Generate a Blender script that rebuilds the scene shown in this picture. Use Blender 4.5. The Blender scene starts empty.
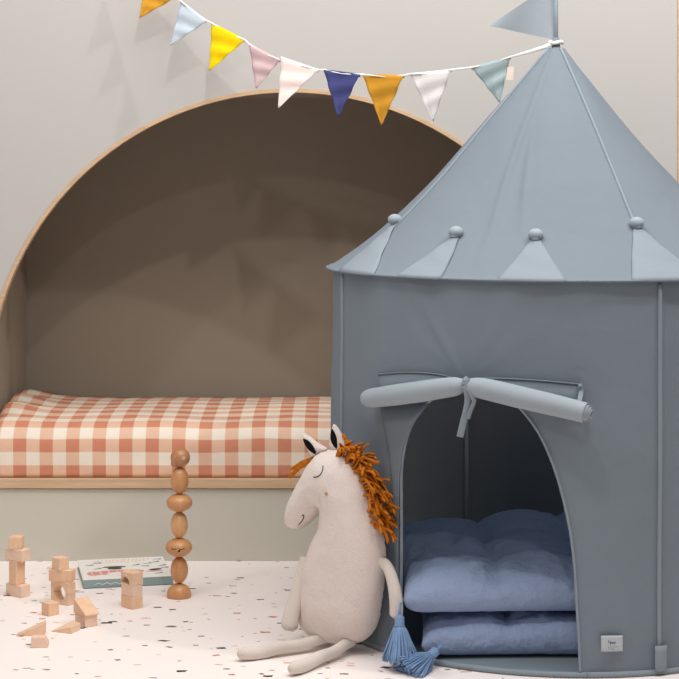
import bpy, bmesh, math, random
from mathutils import Vector, Matrix, noise
from mathutils.geometry import delaunay_2d_cdt

random.seed(7)
S = bpy.context.scene
COL = S.collection
PI = math.pi
F = 1800.0; HY = 170.0; CX = 339.5; H = 1.19       # focal length, horizon row, axis column (679 px frame), eye height


def at(px, py, Y):
    return Vector(((px - CX) * Y / F, Y, H - (py - HY) * Y / F))


def on_floor(px, py, z=0.0):
    Y = (H - z) * F / (py - HY)
    return Vector(((px - CX) * Y / F, Y, z))


# ------------------------------------------------------------------ materials
def lin(c):
    c = c / 255.0
    return c / 12.92 if c <= 0.04045 else ((c + 0.055) / 1.055) ** 2.4


def rgb(r, g, b):
    return (lin(r), lin(g), lin(b), 1.0)


class NT:
    def __init__(self, name, rough=0.8, spec=0.3):
        self.m = bpy.data.materials.new(name)
        self.m.use_nodes = True
        self.n = self.m.node_tree.nodes
        self.l = self.m.node_tree.links
        self.b = self.n['Principled BSDF']
        self.b.inputs['Roughness'].default_value = rough
        self.b.inputs['Specular IOR Level'].default_value = spec

    def add(self, t, **kw):
        nd = self.n.new(t)
        for k, v in kw.items():
            setattr(nd, k, v)
        return nd

    def link(self, a, b):
        self.l.new(a, b)

    def math(self, op, a, b=None, clamp=False):
        nd = self.add('ShaderNodeMath', operation=op, use_clamp=clamp)
        for i, v in enumerate((a, b)):
            if v is None:
                continue
            if isinstance(v, (int, float)):
                nd.inputs[i].default_value = v
            else:
                self.link(v, nd.inputs[i])
        return nd.outputs[0]

    def mix(self, f, a, b):
        nd = self.add('ShaderNodeMix', data_type='RGBA')
        for s, v in ((nd.inputs[0], f), (nd.inputs[6], a), (nd.inputs[7], b)):
            if isinstance(v, (int, float)):
                s.default_value = v
            elif isinstance(v, tuple):
                s.default_value = v
            else:
                self.link(v, s)
        return nd.outputs[2]

    def coord(self, out='Object', scale=(1, 1, 1), rot=(0, 0, 0)):
        tc = self.add('ShaderNodeTexCoord')
        mp = self.add('ShaderNodeMapping')
        mp.inputs['Scale'].default_value = scale
        mp.inputs['Rotation'].default_value = rot
        self.link(tc.outputs[out], mp.inputs['Vector'])
        return mp.outputs[0]

    def noise(self, vec, scale, detail=3, rough=0.5):
        nd = self.add('ShaderNodeTexNoise')
        nd.inputs['Scale'].default_value = scale
        nd.inputs['Detail'].default_value = detail
        nd.inputs['Roughness'].default_value = rough
        self.link(vec, nd.inputs['Vector'])
        return nd.outputs[0]

    def bump(self, hgt, strength=0.3, dist=0.002, prev=None):
        nd = self.add('ShaderNodeBump')
        nd.inputs['Strength'].default_value = strength
        nd.inputs['Distance'].default_value = dist
        self.link(hgt, nd.inputs['Height'])
        if prev is not None:
            self.link(prev, nd.inputs['Normal'])
        return nd.outputs[0]


def cloth(name, c, var=0.06, weave=900, wr=0.35, wscale=9, sheen=0.0, rough=0.9, wdist=0.006, thru=0.0):
    t = NT(name, rough, 0.15)
    v = t.coord()
    n1 = t.noise(v, weave, 2)
    n2 = t.noise(v, wscale, 4, 0.55)
    base = rgb(*c)
    dk = tuple(x * (1 - 2 * var) for x in base[:3]) + (1,)
    lt = tuple(min(1, x * (1 + 2 * var)) for x in base[:3]) + (1,)
    t.link(t.mix(n1, dk, lt), t.b.inputs['Base Color'])
    b1 = t.bump(n2, wr, wdist)
    t.link(t.bump(n1, 0.25, 0.0006, b1), t.b.inputs['Normal'])
    t.b.inputs['Sheen Weight'].default_value = sheen
    if thru:
        tr = t.add('ShaderNodeBsdfTranslucent')
        tr.inputs['Color'].default_value = base
        ms = t.add('ShaderNodeMixShader')
        ms.inputs[0].default_value = thru
        t.link(t.b.outputs[0], ms.inputs[1]); t.link(tr.outputs[0], ms.inputs[2])
        t.link(ms.outputs[0], t.n['Material Output'].inputs['Surface'])
    return t.m


def plain(name, c, rough=0.7, spec=0.3, nscale=60, var=0.03, metal=0.0):
    t = NT(name, rough, spec)
    v = t.coord()
    n = t.noise(v, nscale, 3)
    base = rgb(*c)
    t.link(t.mix(n, tuple(x * (1 - var) for x in base[:3]) + (1,), tuple(min(1, x * (1 + var)) for x in base[:3]) + (1,)), t.b.inputs['Base Color'])
    t.b.inputs['Metallic'].default_value = metal
    return t.m


def wood(name, c1, c2, scale=(6, 60, 60), rough=0.5, spec=0.35, fac=1.0):
    t = NT(name, rough, spec)
    v = t.coord(scale=scale)
    n1 = t.noise(v, 1.6, 4, 0.6)
    n2 = t.noise(v, 9, 2)
    g = t.math('ADD', t.math('MULTIPLY', n1, 0.75), t.math('MULTIPLY', n2, 0.25))
    r = t.add('ShaderNodeValToRGB')
    r.color_ramp.elements[0].position = 0.35
    r.color_ramp.elements[1].position = 0.65
    r.color_ramp.elements[0].color = rgb(*c1)
    r.color_ramp.elements[1].color = rgb(*c2)
    t.link(g, r.inputs[0])
    t.link(r.outputs[0], t.b.inputs['Base Color'])
    t.link(t.bump(g, 0.15, 0.0006), t.b.inputs['Normal'])
    return t.m


def terrazzo(name):
    t = NT(name, 0.45, 0.35)
    base = rgb(250, 240, 236)
    tc = t.coord(out='Object')
    warp = t.add('ShaderNodeTexNoise')
    warp.inputs['Scale'].default_value = 45
    warp.inputs['Detail'].default_value = 1
    t.link(tc, warp.inputs['Vector'])
    sub = t.add('ShaderNodeVectorMath', operation='SUBTRACT')
    t.link(warp.outputs['Color'], sub.inputs[0])
    sub.inputs[1].default_value = (.5, .5, .5)
    sc = t.add('ShaderNodeVectorMath', operation='SCALE')
    t.link(sub.outputs[0], sc.inputs[0])
    sc.inputs['Scale'].default_value = 0.012
    ad = t.add('ShaderNodeVectorMath', operation='ADD')
    t.link(tc, ad.inputs[0])
    t.link(sc.outputs[0], ad.inputs[1])
    col = base
    for (scale, rot, stretch, rmin, rmax, keep) in ((10, .5, (1, 1.9, 1), .07, .19, .24), (10, -.8, (1, 1.7, 1), .07, .20, .24), (15, 1.9, (1, 1.6, 1), .07, .18, .17), (9, 1.2, (1, 2.1, 1), .07, .17, .22)):
        mp = t.add('ShaderNodeMapping')
        mp.inputs['Rotation'].default_value = (0, 0, rot)
        mp.inputs['Scale'].default_value = tuple(scale * s for s in stretch)
        mp.inputs['Location'].default_value = (rot * 3, rot * 7, 0)
        t.link(ad.outputs[0], mp.inputs['Vector'])
        vo = t.add('ShaderNodeTexVoronoi', voronoi_dimensions='2D', distance='MANHATTAN')
        vo.inputs['Scale'].default_value = 1.0
        vo.inputs['Randomness'].default_value = 0.85
        t.link(mp.outputs[0], vo.inputs['Vector'])
        sep = t.add('ShaderNodeSeparateColor')
        t.link(vo.outputs['Color'], sep.inputs[0])
        rad = t.math('ADD', rmin, t.math('MULTIPLY', t.math('POWER', sep.outputs[1], 2.2), rmax - rmin))
        m1 = t.math('LESS_THAN', vo.outputs['Distance'], rad)
        m2 = t.math('LESS_THAN', sep.outputs[2], keep)
        mask = t.math('MULTIPLY', m1, m2)
        r = t.add('ShaderNodeValToRGB')
        r.color_ramp.interpolation = 'CONSTANT'
        els = r.color_ramp.elements
        cols = [(0.0, (40, 36, 38)), (0.27, (205, 150, 125)), (0.42, (226, 178, 168)), (0.57, (120, 92, 82)), (0.66, (190, 120, 92)), (0.8, (222, 196, 178)), (0.9, (150, 150, 156))]
        els[0].position = 0; els[0].color = rgb(*cols[0][1])
        els[1].position = cols[1][0]; els[1].color = rgb(*cols[1][1])
        for p, c in cols[2:]:
            e = els.new(p); e.color = rgb(*c)
        t.link(sep.outputs[0], r.inputs[0])
        col = t.mix(mask, col, r.outputs[0])
    t.link(col, t.b.inputs['Base Color'])
    return t.m


def gingham(name, period):
    t = NT(name, 0.9, 0.1)
    uv = t.add('ShaderNodeTexCoord').outputs['UV']
    sx = t.add('ShaderNodeSeparateXYZ')
    t.link(uv, sx.inputs[0])
    a = t.math('LESS_THAN', t.math('FRACT', t.math('ADD', t.math('DIVIDE', sx.outputs[0], period), .32)), .5)
    b = t.math('LESS_THAN', t.math('FRACT', t.math('ADD', t.math('DIVIDE', sx.outputs[1], period), .83)), .5)
    s = t.math('ADD', a, b)
    c1 = t.mix(t.math('MINIMUM', s, 1.0), rgb(244, 232, 216), rgb(232, 186, 154))
    c2 = t.mix(t.math('SUBTRACT', s, 1.0, True), c1, rgb(206, 118, 80))
    v = t.coord()
    w = t.noise(v, 700, 2)
    c3 = t.mix(t.math('MULTIPLY', w, .25), c2, rgb(250, 240, 230))
    t.link(c3, t.b.inputs['Base Color'])
    b1 = t.bump(t.noise(v, 7, 4, .6), .5, .012)
    t.link(t.bump(w, .2, .0006, b1), t.b.inputs['Normal'])
    return t.m


M = {}
M['wall'] = plain('wall_paint', (192, 189, 185), .85, .15, 8, .015)
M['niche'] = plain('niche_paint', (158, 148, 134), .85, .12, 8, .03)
M['panel'] = plain('panel_paint', (205, 200, 187), .6, .25, 8, .02)
M['oak'] = wood('oak_edge', (200, 166, 130), (215, 185, 151), (3, 40, 40), .5)
M['floor'] = terrazzo('terrazzo_vinyl')
M['gingham'] = gingham('gingham_cotton', .0807)
M['tent'] = cloth('tent_fabric', (142, 153, 163), .02, 500, .6, 5, 0, .85, .012, .28)
M['tent3'] = cloth('tent_fabric_lit', (158, 168, 176), .02, 500, .35, 9, 0, .85, .01)  # same tent cloth painted paler, standing in for light on pennant and balls
M['tent2'] = cloth('tent_fabric_light', (139, 149, 158), .02, 500, .35, 9, 0, .85, .01)
M['tentin'] = cloth('tent_floor_fabric', (132, 144, 152), .02, 500, .3, 6, 0, .9)
M['cush'] = cloth('cushion_linen', (157, 173, 206), .05, 420, .8, 30, .1, .95, .016)
M['tassel'] = cloth('tassel_yarn', (128, 158, 196), .12, 300, .3, 60, .1)
M['linen'] = cloth('toy_linen', (226, 213, 206), .09, 380, .7, 26, .1, .95, .006)
M['limb'] = cloth('toy_linen_limb', (218, 207, 198), .07, 420, .5, 40, .1, .95, .003)
M['yarn'] = cloth('mane_yarn', (192, 112, 28), .26, 160, .3, 60, 0, .9)
M['black'] = plain('black_felt', (22, 20, 20), .95, .1)
M['thread'] = plain('dark_thread', (48, 40, 38), .9, .1)
M['brass'] = plain('pale_button', (178, 132, 92), .5, .4)
M['beech'] = wood('beech_block', (230, 190, 158), (240, 206, 178), (30, 8, 30), .6, .25)
M['beech2'] = wood('beech_block_warm', (230, 186, 152), (240, 202, 170), (30, 30, 8), .6, .25)
M['beech3'] = wood('beech_block_pale', (234, 198, 172), (242, 212, 190), (8, 30, 30), .6, .25)
M['bead'] = wood('varnished_bead', (196, 136, 88), (214, 158, 108), (26, 26, 9), .32, .5)
M['bead2'] = wood('varnished_bead_pale', (214, 160, 108), (228, 178, 126), (26, 26, 9), .32, .5)
M['bead3'] = wood('varnished_bead_dark', (176, 120, 80), (196, 140, 96), (26, 26, 9), .32, .5)
M['white'] = cloth('white_tape', (240, 238, 236), .03, 400, .2, 30)
M['pole'] = plain('white_pole', (225, 228, 230), .5, .3)
for n_, c_ in dict(mustard=(206, 148, 48), paleblue=(190, 202, 212), yellow=(244, 208, 14), pink=(206, 178, 180), blush=(240, 222, 216), navy=(72, 76, 128), whiteflag=(236, 232, 232), teal=(178, 196, 200), cream=(236, 218, 206)).items():
    M[n_] = cloth('flag_' + n_, c_, .04, 500, .4, 40, 0, .9, .003)
M['labelpaper'] = plain('woven_label', (186, 192, 198), .8, .1)
M['ink'] = plain('label_ink', (90, 96, 104), .8, .1)
M['bookcover'] = plain('book_cover_white', (242, 238, 232), .45, .4)
M['bookspine'] = plain('book_spine_teal', (146, 168, 168), .5, .3, 20, .05)
M['bookpages'] = plain('book_pages', (232, 224, 212), .8, .1)
M['p_salmon'] = plain('print_salmon', (222, 150, 140), .5, .3)
M['p_dark'] = plain('print_dark', (70, 66, 64), .5, .3)
M['p_blue'] = plain('print_blue', (170, 182, 200), .5, .3)
M['p_peach'] = plain('print_peach', (238, 200, 172), .5, .3)


# ------------------------------------------------------------------ object helpers
ROOTS = {}


def thing(name, label, cat, loc, group=None):
    o = bpy.data.objects.new(name, None)
    o.empty_display_size = .05
    COL.objects.link(o)
    o.location = loc
    ROOTS[o.name] = Vector(loc)
    return tag(o, label, cat, group)


def tag(o, label=None, cat=None, group=None, kind=None):
    if label: o['label'] = label
    if cat: o['category'] = cat
    if group: o['group'] = group
    if kind: o['kind'] = kind
    return o


def struct(name, b, m, **k):
    o = obj(name, b, m, **k)
    o['kind'] = 'structure'
    return o


def nb():
    b = bmesh.new()
    return b


def obj(name, bm, mats, parent=None, smooth=True, origin=None, solid=0, subsurf=0, bevel=0, keep=False):
    me = bpy.data.meshes.new(name)
    o = bpy.data.objects.new(name, me)
    COL.objects.link(o)
    if parent is not None:
        org = Vector(ROOTS[parent.name])
        o.parent = parent
    else:
        org = Vector(origin) if origin is not None else Vector((0, 0, 0))
        o.location = org
    ROOTS[o.name] = org
    bmesh.ops.translate(bm, verts=bm.verts, vec=-org)
    if not keep:
        bmesh.ops.recalc_face_normals(bm, faces=bm.faces)
    bm.to_mesh(me)
    bm.free()
    for m in (mats if isinstance(mats, (list, tuple)) else [mats]):
        me.materials.append(m)
    for p in me.polygons:
        p.use_smooth = smooth
    if bevel:
        md = o.modifiers.new('bevel', 'BEVEL')
        md.width = bevel; md.segments = 2; md.limit_method = 'ANGLE'; md.angle_limit = math.radians(40)
        md.harden_normals = True
        for p in me.polygons:
            p.use_smooth = True
    if solid:
        md = o.modifiers.new('thickness', 'SOLIDIFY')
        md.thickness = solid; md.offset = 0
    if subsurf:
        md = o.modifiers.new('subdivision', 'SUBSURF')
        md.levels = subsurf; md.render_levels = subsurf
    return o


def box(b, x0, x1, y0, y1, z0, z1, mi=0):
    vs = [b.verts.new(p) for p in ((x0, y0, z0), (x1, y0, z0), (x1, y1, z0), (x0, y1, z0), (x0, y0, z1), (x1, y0, z1), (x1, y1, z1), (x0, y1, z1))]
    for f in ((3, 2, 1, 0), (4, 5, 6, 7), (0, 1, 5, 4), (1, 2, 6, 5), (2, 3, 7, 6), (3, 0, 4, 7)):
        b.faces.new([vs[i] for i in f]).material_index = mi


def grid(b, fn, nu, nv, closed_u=False):
    """fn(i/nu, j/nv) -> point"""
    rows = []
    for j in range(nv + 1):
        rows.append([b.verts.new(fn(i / nu, j / nv)) for i in range(nu if closed_u else nu + 1)])
    n = nu if closed_u else nu
    for j in range(nv):
        for i in range(n):
            k = (i + 1) % len(rows[j])
            if not closed_u and i + 1 > nu:
                continue
            try:
                b.faces.new((rows[j][i], rows[j][k], rows[j + 1][k], rows[j + 1][i]))
            except ValueError:
                pass
    return rows


def catmull(pts, n=6, closed=False):
    pts = [Vector(p) for p in pts]
    out = []
    L = len(pts)
    for i in range(L if closed else L - 1):
        if closed:
            p0, p1, p2, p3 = pts[i - 1], pts[i], pts[(i + 1) % L], pts[(i + 2) % L]
        else:
            p1, p2 = pts[i], pts[i + 1]
            p0 = pts[i - 1] if i else p1 * 2 - p2
            p3 = pts[i + 2] if i + 2 < L else p2 * 2 - p1
        for k in range(n):
            t = k / n
            out.append(.5 * ((2 * p1) + (p2 - p0) * t + (2 * p0 - 5 * p1 + 4 * p2 - p3) * t * t + (3 * p1 - p0 - 3 * p2 + p3) * t ** 3))
    if not closed:
        out.append(pts[-1])
    return out


def tube(b, pts, rad, seg=8, flat=1.0, cap=True, mi=0, up=None):
    """tube along points; rad number or list; flat squeezes one axis"""
    pts = [Vector(p) for p in pts]
    n = len(pts)
    rs = rad if isinstance(rad, (list, tuple)) else [rad] * n
    prev = None
    rings = []
    for i, p in enumerate(pts):
        d = (pts[min(i + 1, n - 1)] - pts[max(i - 1, 0)])
        if d.length < 1e-9:
            d = Vector((0, 0, 1))
        d.normalize()
        if prev is None:
            ref = Vector(up) if up else (Vector((0, 0, 1)) if abs(d.z) < .9 else Vector((1, 0, 0)))
            u = (ref - d * ref.dot(d)).normalized()
        else:
            u = (prev - d * prev.dot(d)).normalized()
        prev = u
        w = d.cross(u)
        rings.append([b.verts.new(p + (u * math.cos(2 * PI * k / seg) + w * math.sin(2 * PI * k / seg) * flat) * rs[i]) for k in range(seg)])
    for i in range(n - 1):
        for k in range(seg):
            f = b.faces.new((rings[i][k], rings[i][(k + 1) % seg], rings[i + 1][(k + 1) % seg], rings[i + 1][k]))
            f.material_index = mi
    if cap:
        for r, rev in ((rings[0], True), (rings[-1], False)):
            f = b.faces.new(list(reversed(r)) if rev else r)
            f.material_index = mi
    return rings


def sausage_r(n, r, capn=.12):
    """radii that round both ends"""
    out = []
    for i in range(n):
        t = i / (n - 1)
        e = min(t, 1 - t) / capn
        out.append(r * (math.sqrt(max(0.02, 1 - (1 - min(e, 1)) ** 2))))
    return out


def ball(b, c, rx, ry=None, rz=None, seg=20, rings=14, mat=None, zmin=-1.0):
    ry = ry or rx; rz = rz or rx
    c = Vector(c)
    rows = []
    for j in range(rings + 1):
        ph = -PI / 2 + PI * j / rings
        rows.append(ph)
    vs = []
    for j, ph in enumerate(rows):
        if j in (0, rings):
            p = Vector((0, 0, math.sin(ph) * rz))
            if mat: p = mat @ p
            vs.append([b.verts.new(c + p)])
        else:
            rr = []
            for i in range(seg):
                a = 2 * PI * i / seg
                p = Vector((math.cos(a) * math.cos(ph) * rx, math.sin(a) * math.cos(ph) * ry, math.sin(ph) * rz))
                if mat: p = mat @ p
                rr.append(b.verts.new(c + p))
            vs.append(rr)
    for j in range(rings):
        A, B = vs[j], vs[j + 1]
        for i in range(seg):
            k = (i + 1) % seg
            if len(A) == 1:
                b.faces.new((A[0], B[k], B[i]))
            elif len(B) == 1:
                b.faces.new((A[i], A[k], B[0]))
            else:
                b.faces.new((A[i], A[k], B[k], B[i]))


def pillow(b, poly, T, D, to3, step=.008, back=True, power=.5):
    """inflate a 2D outline (list of (s,z)); to3(s,z,d) -> world point"""
    poly = [Vector(p).to_2d() for p in poly]
    n = len(poly)

    def inside(p):
        c = False
        j = n - 1
        for i in range(n):
            a, q = poly[i], poly[j]
            if (a.y > p.y) != (q.y > p.y) and p.x < (q.x - a.x) * (p.y - a.y) / (q.y - a.y) + a.x:
                c = not c
            j = i
        return c

    def dist(p):
        m = 1e9
        for i in range(n):
            a = poly[i]; q = poly[(i + 1) % n]
            e = q - a
            L = e.length_squared
            t = 0 if L == 0 else max(0, min(1, (p - a).dot(e) / L))
            m = min(m, (p - (a + e * t)).length)
        return m
    xs = [p.x for p in poly]; ys = [p.y for p in poly]
    pts = list(poly); ds = [0.0] * n
    y = min(ys); row = 0
    while y < max(ys):
        x = min(xs) + (step / 2 if row % 2 else 0)
        while x < max(xs):
            p = Vector((x, y))
            if inside(p):
                d = dist(p)
                if d > step * .35:
                    pts.append(p); ds.append(d)
            x += step
        y += step * .87; row += 1
    v2, e2, f2, ov, oe, of = delaunay_2d_cdt(pts, [(i, (i + 1) % n) for i in range(n)], [list(range(n))], 1, 1e-6)
    dd = []
    for i, v in enumerate(v2):
        dd.append(dist(v) if ov[i] and min(ov[i]) >= n else (0 if ov[i] else dist(v)))
    hh = [T * (1 - (1 - min(d / D, 1)) ** 2) ** power if d > 0 else 0 for d in dd]
    fr = [b.verts.new(to3(v.x, v.y, -h)) for v, h in zip(v2, hh)]
    bk = [b.verts.new(to3(v.x, v.y, h)) if d > 1e-7 else fr[i] for i, (v, h, d) in enumerate(zip(v2, hh, dd))]
    for f in f2:
        try:
            b.faces.new([fr[i] for i in f])
        except ValueError:
            pass
        try:
            b.faces.new([bk[i] for i in reversed(f)])
        except ValueError:
            pass
    return v2, hh


# ------------------------------------------------------------------ the setting
WY = 5.48; BY = 6.17                       # front wall plane, niche back plane
AX = -.1507; AR = .919; AZ = .5096; BZ = .222
b = nb(); box(b, -4, 4, .2, WY + .02, -.05, 0); struct('floor', b, M['floor'], smooth=False)

NA = 64
arc = [(AX - AR, BZ)] + [(AX - AR * math.cos(PI * i / NA), AZ + AR * math.sin(PI * i / NA)) for i in range(NA + 1)] + [(AX + AR, BZ)]
XL, XR, ZT = -4.0, 1.029, 3.0


def wall_with_arch():
    b = nb()
    N = len(arc)
    outer = []
    for i, (x, z) in enumerate(arc):
        if i == 0: outer.append((XL, BZ)); continue
        if i == N - 1: outer.append((XR, BZ)); continue
        a = PI * (i - 1) / NA
        dx, dz = -math.cos(a), math.sin(a)
        ts = []
        if dx < -1e-6: ts.append((XL - AX) / dx)
        if dx > 1e-6: ts.append((XR - AX) / dx)
        if dz > 1e-6: ts.append((ZT - AZ) / dz)
        t = min(ts)
        outer.append((AX + dx * t, AZ + dz * t))
    fr = [(b.verts.new((x, WY, z)), b.verts.new((X, WY, Z))) for (x, z), (X, Z) in zip(arc, outer)]
    bk = [(b.verts.new((x, WY + .03, z)), b.verts.new((X, WY + .03, Z))) for (x, z), (X, Z) in zip(arc, outer)]
    for i in range(N - 1):
        b.faces.new((fr[i][0], fr[i + 1][0], fr[i + 1][1], fr[i][1]))
        b.faces.new((bk[i][0], bk[i][1], bk[i + 1][1], bk[i + 1][0]))
    # corners
    for (X, Z) in ((XL, ZT), (XR, ZT)):
        c1 = b.verts.new((X, WY, Z)); c2 = b.verts.new((X, WY + .03, Z))
        for i in range(N - 1):
            A, B = outer[i], outer[i + 1]
            if (abs(A[0] - X) < 1e-5) != (abs(B[0] - X) < 1e-5) and (abs(A[1] - Z) < 1e-4 or abs(B[1] - Z) < 1e-4):
                b.faces.new((fr[i][1], fr[i + 1][1], c1)); b.faces.new((bk[i + 1][1], bk[i][1], c2))
    # below the opening, left and right of the bed box
    box(b, XL, AX - AR - .02, WY, WY + .03, 0, BZ)
    box(b, AX + AR + .02, XR, WY, WY + .03, 0, BZ)
    return b


struct('wall_front', wall_with_arch(), M['wall'], smooth=False)
NXL, NXR, NZT = AX - AR - .004, AX + AR + .004, AZ + AR + .006      # the niche is a plain box behind the arched panel
b = nb(); box(b, NXL - .02, NXL, WY + .03, BY, 0, NZT + .02); struct('wall_left', b, M['niche'], smooth=False)
b = nb(); box(b, NXR, NXR + .02, WY + .03, BY, 0, NZT + .02); struct('wall_niche_right', b, M['niche'], smooth=False)
b = nb(); box(b, NXL, NXR, WY + .03, BY, NZT, NZT + .02); struct('ceiling', b, M['niche'], smooth=False)
b = nb(); box(b, NXL - .02, NXR + .02, BY, BY + .04, 0, NZT + .02); struct('wall_back', b, M['niche'], smooth=False)
b = nb(); box(b, NXL, NXR, BY - .012, BY, 1.392, NZT); struct('trim_3', b, M['niche'], smooth=False)
# wooden edge of the arch
b = nb()
W = .0095
pr = []
for k, (x, z) in enumerate(arc):
    if k == 0: d = (-1, 0)
    elif k == len(arc) - 1: d = (1, 0)
    else:
        a = PI * (k - 1) / NA; d = (-math.cos(a), math.sin(a))
    pr.append([b.verts.new((x + d[0] * o, y, z + d[1] * o)) for o, y in ((-.002, WY - .004), (W, WY - .004), (W, WY + .004), (-.002, WY + .032))])
for k in range(len(arc) - 1):
    for j in range(4):
        b.faces.new((pr[k][j], pr[k][(j + 1) % 4], pr[k + 1][(j + 1) % 4], pr[k + 1][j]))
struct('trim_1', b, M['oak'], smooth=False)
# right end of the wall: wooden edge and the recess beyond it
b = nb(); box(b, 1.029, 1.034, WY - .004, WY + .5, 0, 3.0); struct('trim_2', b, M['oak'], smooth=False)
b = nb(); box(b, 1.034, 2.6, WY + .5, WY + .54, 0, 3.0); struct('wall_right', b, M['panel'], smooth=False)
b = nb(); box(b, 1.034, 2.6, WY + .02, WY + .5, -.05, 0); struct('floor_recess', b, M['floor'], smooth=False)

# ------------------------------------------------------------------ bed and mattress
bed = thing('bed_base', 'built-in bed base with grey-green front panel and oak rail under the arch', 'bed', (AX, WY, 0))
b = nb(); box(b, AX - AR - .02, AX + AR + .02, WY - .002, WY + .016, 0, .219); obj('front_panel', b, M['panel'], bed, smooth=False, bevel=.001)
b = nb(); box(b, AX - AR + .001, AX + AR - .001, WY + .017, BY - .002, .2, .246); obj('platform', b, M['panel'], bed, smooth=False)
b = nb(); box(b, AX - AR - .02, AX + AR + .02, WY - .012, WY + .07, .222, .252); o = obj('rail', b, M['oak'], bed, smooth=False, bevel=.002); o['label'] = 'pale oak rail'


def mattress():
    b = nb()
    uvl = b.loops.layers.uv.new('UVMap')
    x0, x1 = AX - AR + .002, AX + AR - .002
    y0, y1 = WY + .004, BY - .006
    z0, z1 = .2525, .418
    # section in (y,z), starts at bottom front, goes up the front, over the top and down the back
    sec = []
    R = .06
    sec += [(y0 + .02, z0), (y0 + .002, z0 + .002)]
    for i in range(6): sec.append((y0 - .001 * i, z0 + .012 + (z1 - R - z0 - .02) * i / 5))
    for i in range(1, 8):
        a = PI / 2 * i / 8
        sec.append((y0 - .005 + R * 1.3 * (1 - math.cos(a)), z1 - R + R * math.sin(a)))
    for i in range(25): sec.append((y0 + R * 1.3 + (y1 - y0 - R * 2) * i / 24, z1 + .012 * math.sin(PI * i / 24)))
    for i in range(1, 8):
        a = PI / 2 * i / 8
        sec.append((y1 - R + R * math.sin(a), z1 - R + R * math.cos(a)))
    sec.append((y1, z0))
    arcl = [0]
    for p, q in zip(sec, sec[1:]):
        arcl.append(arcl[-1] + math.hypot(q[0] - p[0], q[1] - p[1]))
    NX = 120
    rows = []
    for i in range(NX + 1):
        t = i / NX
        # ends round off
        x = x0 + (x1 - x0) * t
        e = min(x - x0, x1 - x) / .05
        k = 1 if e >= 1 else .90 + .1 * math.sqrt(max(0, 1 - (1 - e) ** 2))
        row = []
        for j, (y, z) in enumerate(sec):
            zz = z0 + (z - z0) * k
            ym = (y0 + y1) / 2
            yy = ym + (y - ym) * (1 - (1 - k) * .1)
            nz = noise.noise(Vector((x * 4.0, y * 5, z * 5))) * .006 + noise.noise(Vector((x * 11, y * 14, z * 9 + 3))) * .0022
            nz += (.03 + .008 * math.sin(y * 40)) * math.exp(-((x - x0) / .12) ** 2) * min(1, max(0, (y - y0 - .05) / .2))
            top = min(1, max(0, (zz - z0 - .03) / .08))
            zz += nz * top
            if j < 14 and j > 1: yy += noise.noise(Vector((x * 6, z * 14, 7))) * .004 + .002
            row.append(b.verts.new((x, yy, zz)))
        rows.append(row)
    for i in range(NX):
        for j in range(len(sec) - 1):
            f = b.faces.new((rows[i][j], rows[i + 1][j], rows[i + 1][j + 1], rows[i][j + 1]))
            for l, (a, c) in zip(f.loops, ((i, j), (i + 1, j), (i + 1, j + 1), (i, j + 1))):
                l[uvl].uv = (x0 + (x1 - x0) * a / NX, arcl[c])
    b.faces.new(rows[0]); b.faces.new(list(reversed(rows[-1])))
    return b


o = obj('mattress', mattress(), M['gingham'], origin=(AX, (WY + BY) / 2, .2525))
tag(o, 'mattress in a terracotta and cream gingham sheet lying in the arched niche', 'mattress')

# ------------------------------------------------------------------ play tent
TX, TY, TR = .58, 4.818, .60
ZE, ZA = .93, 1.538


def cyl(th, z, r=TR):
    a = math.radians(th)
    return Vector((TX + r * math.sin(a), TY - r * math.cos(a), z))


def hit(px, py, r=TR):
    """where the sight line meets the near side of the tent wall -> (theta, z)"""
    a = (px - CX) / F
    A = a * a + 1; B = -2 * (a * TX + TY); C = TX * TX + TY * TY - r * r
    D = B * B - 4 * A * C
    Y = (-B - math.sqrt(max(D, 0))) / (2 * A)
    th = math.degrees(math.atan2(a * Y - TX, TY - Y))
    return th, H - (py - HY) * Y / F


def roof(th, t, dr=0.0):
    th = (th + 180) % 360 - 180
    r = .607 * (.855 * t + .145 * t ** 5)
    sag = 1 - .05 * math.sin(math.radians(2 * (th - 17.5))) ** 2 * 4 * t * (1 - t)
    z = ZA - (ZA - ZE) * t
    # soft folds pressed into the cloth
    f = 0
    q = max(.15, t)
    c = -26 - 3 * math.sin(PI * t) ** 2
    f += .008 * math.exp(-((th - c) * q / 1.3) ** 2) * max(0, math.sin(PI * t)) ** .5
    f -= .006 * math.exp(-((th - c - 5) * q / 3) ** 2) * max(0, math.sin(PI * t))
    c2 = -28 + 14 * t
    f += .005 * math.exp(-((th - c2) * q / 1.2) ** 2) * max(0, math.sin(PI * (t - .35) / .55) if .35 < t < .9 else 0)
    f -= .004 * math.exp(-((th + 2 - 30 * (1 - t)) * q / 4) ** 2) * max(0, math.sin(PI * t))
    f += .004 * noise.noise(Vector((3 * math.cos(math.radians(th)), 3 * math.sin(math.radians(th)), t * 4))) * math.sin(PI * t)
    p = cyl(th, z, r * sag + dr + f + .004 * t)
    p.x -= .008 * max(0, math.sin(PI * t))          # the cloth hangs a little to the left
    return p


tent = thing('play_tent', 'grey-blue round castle play tent with pointed roof and rolled-up door', 'tent', (TX, TY, 0))

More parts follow.
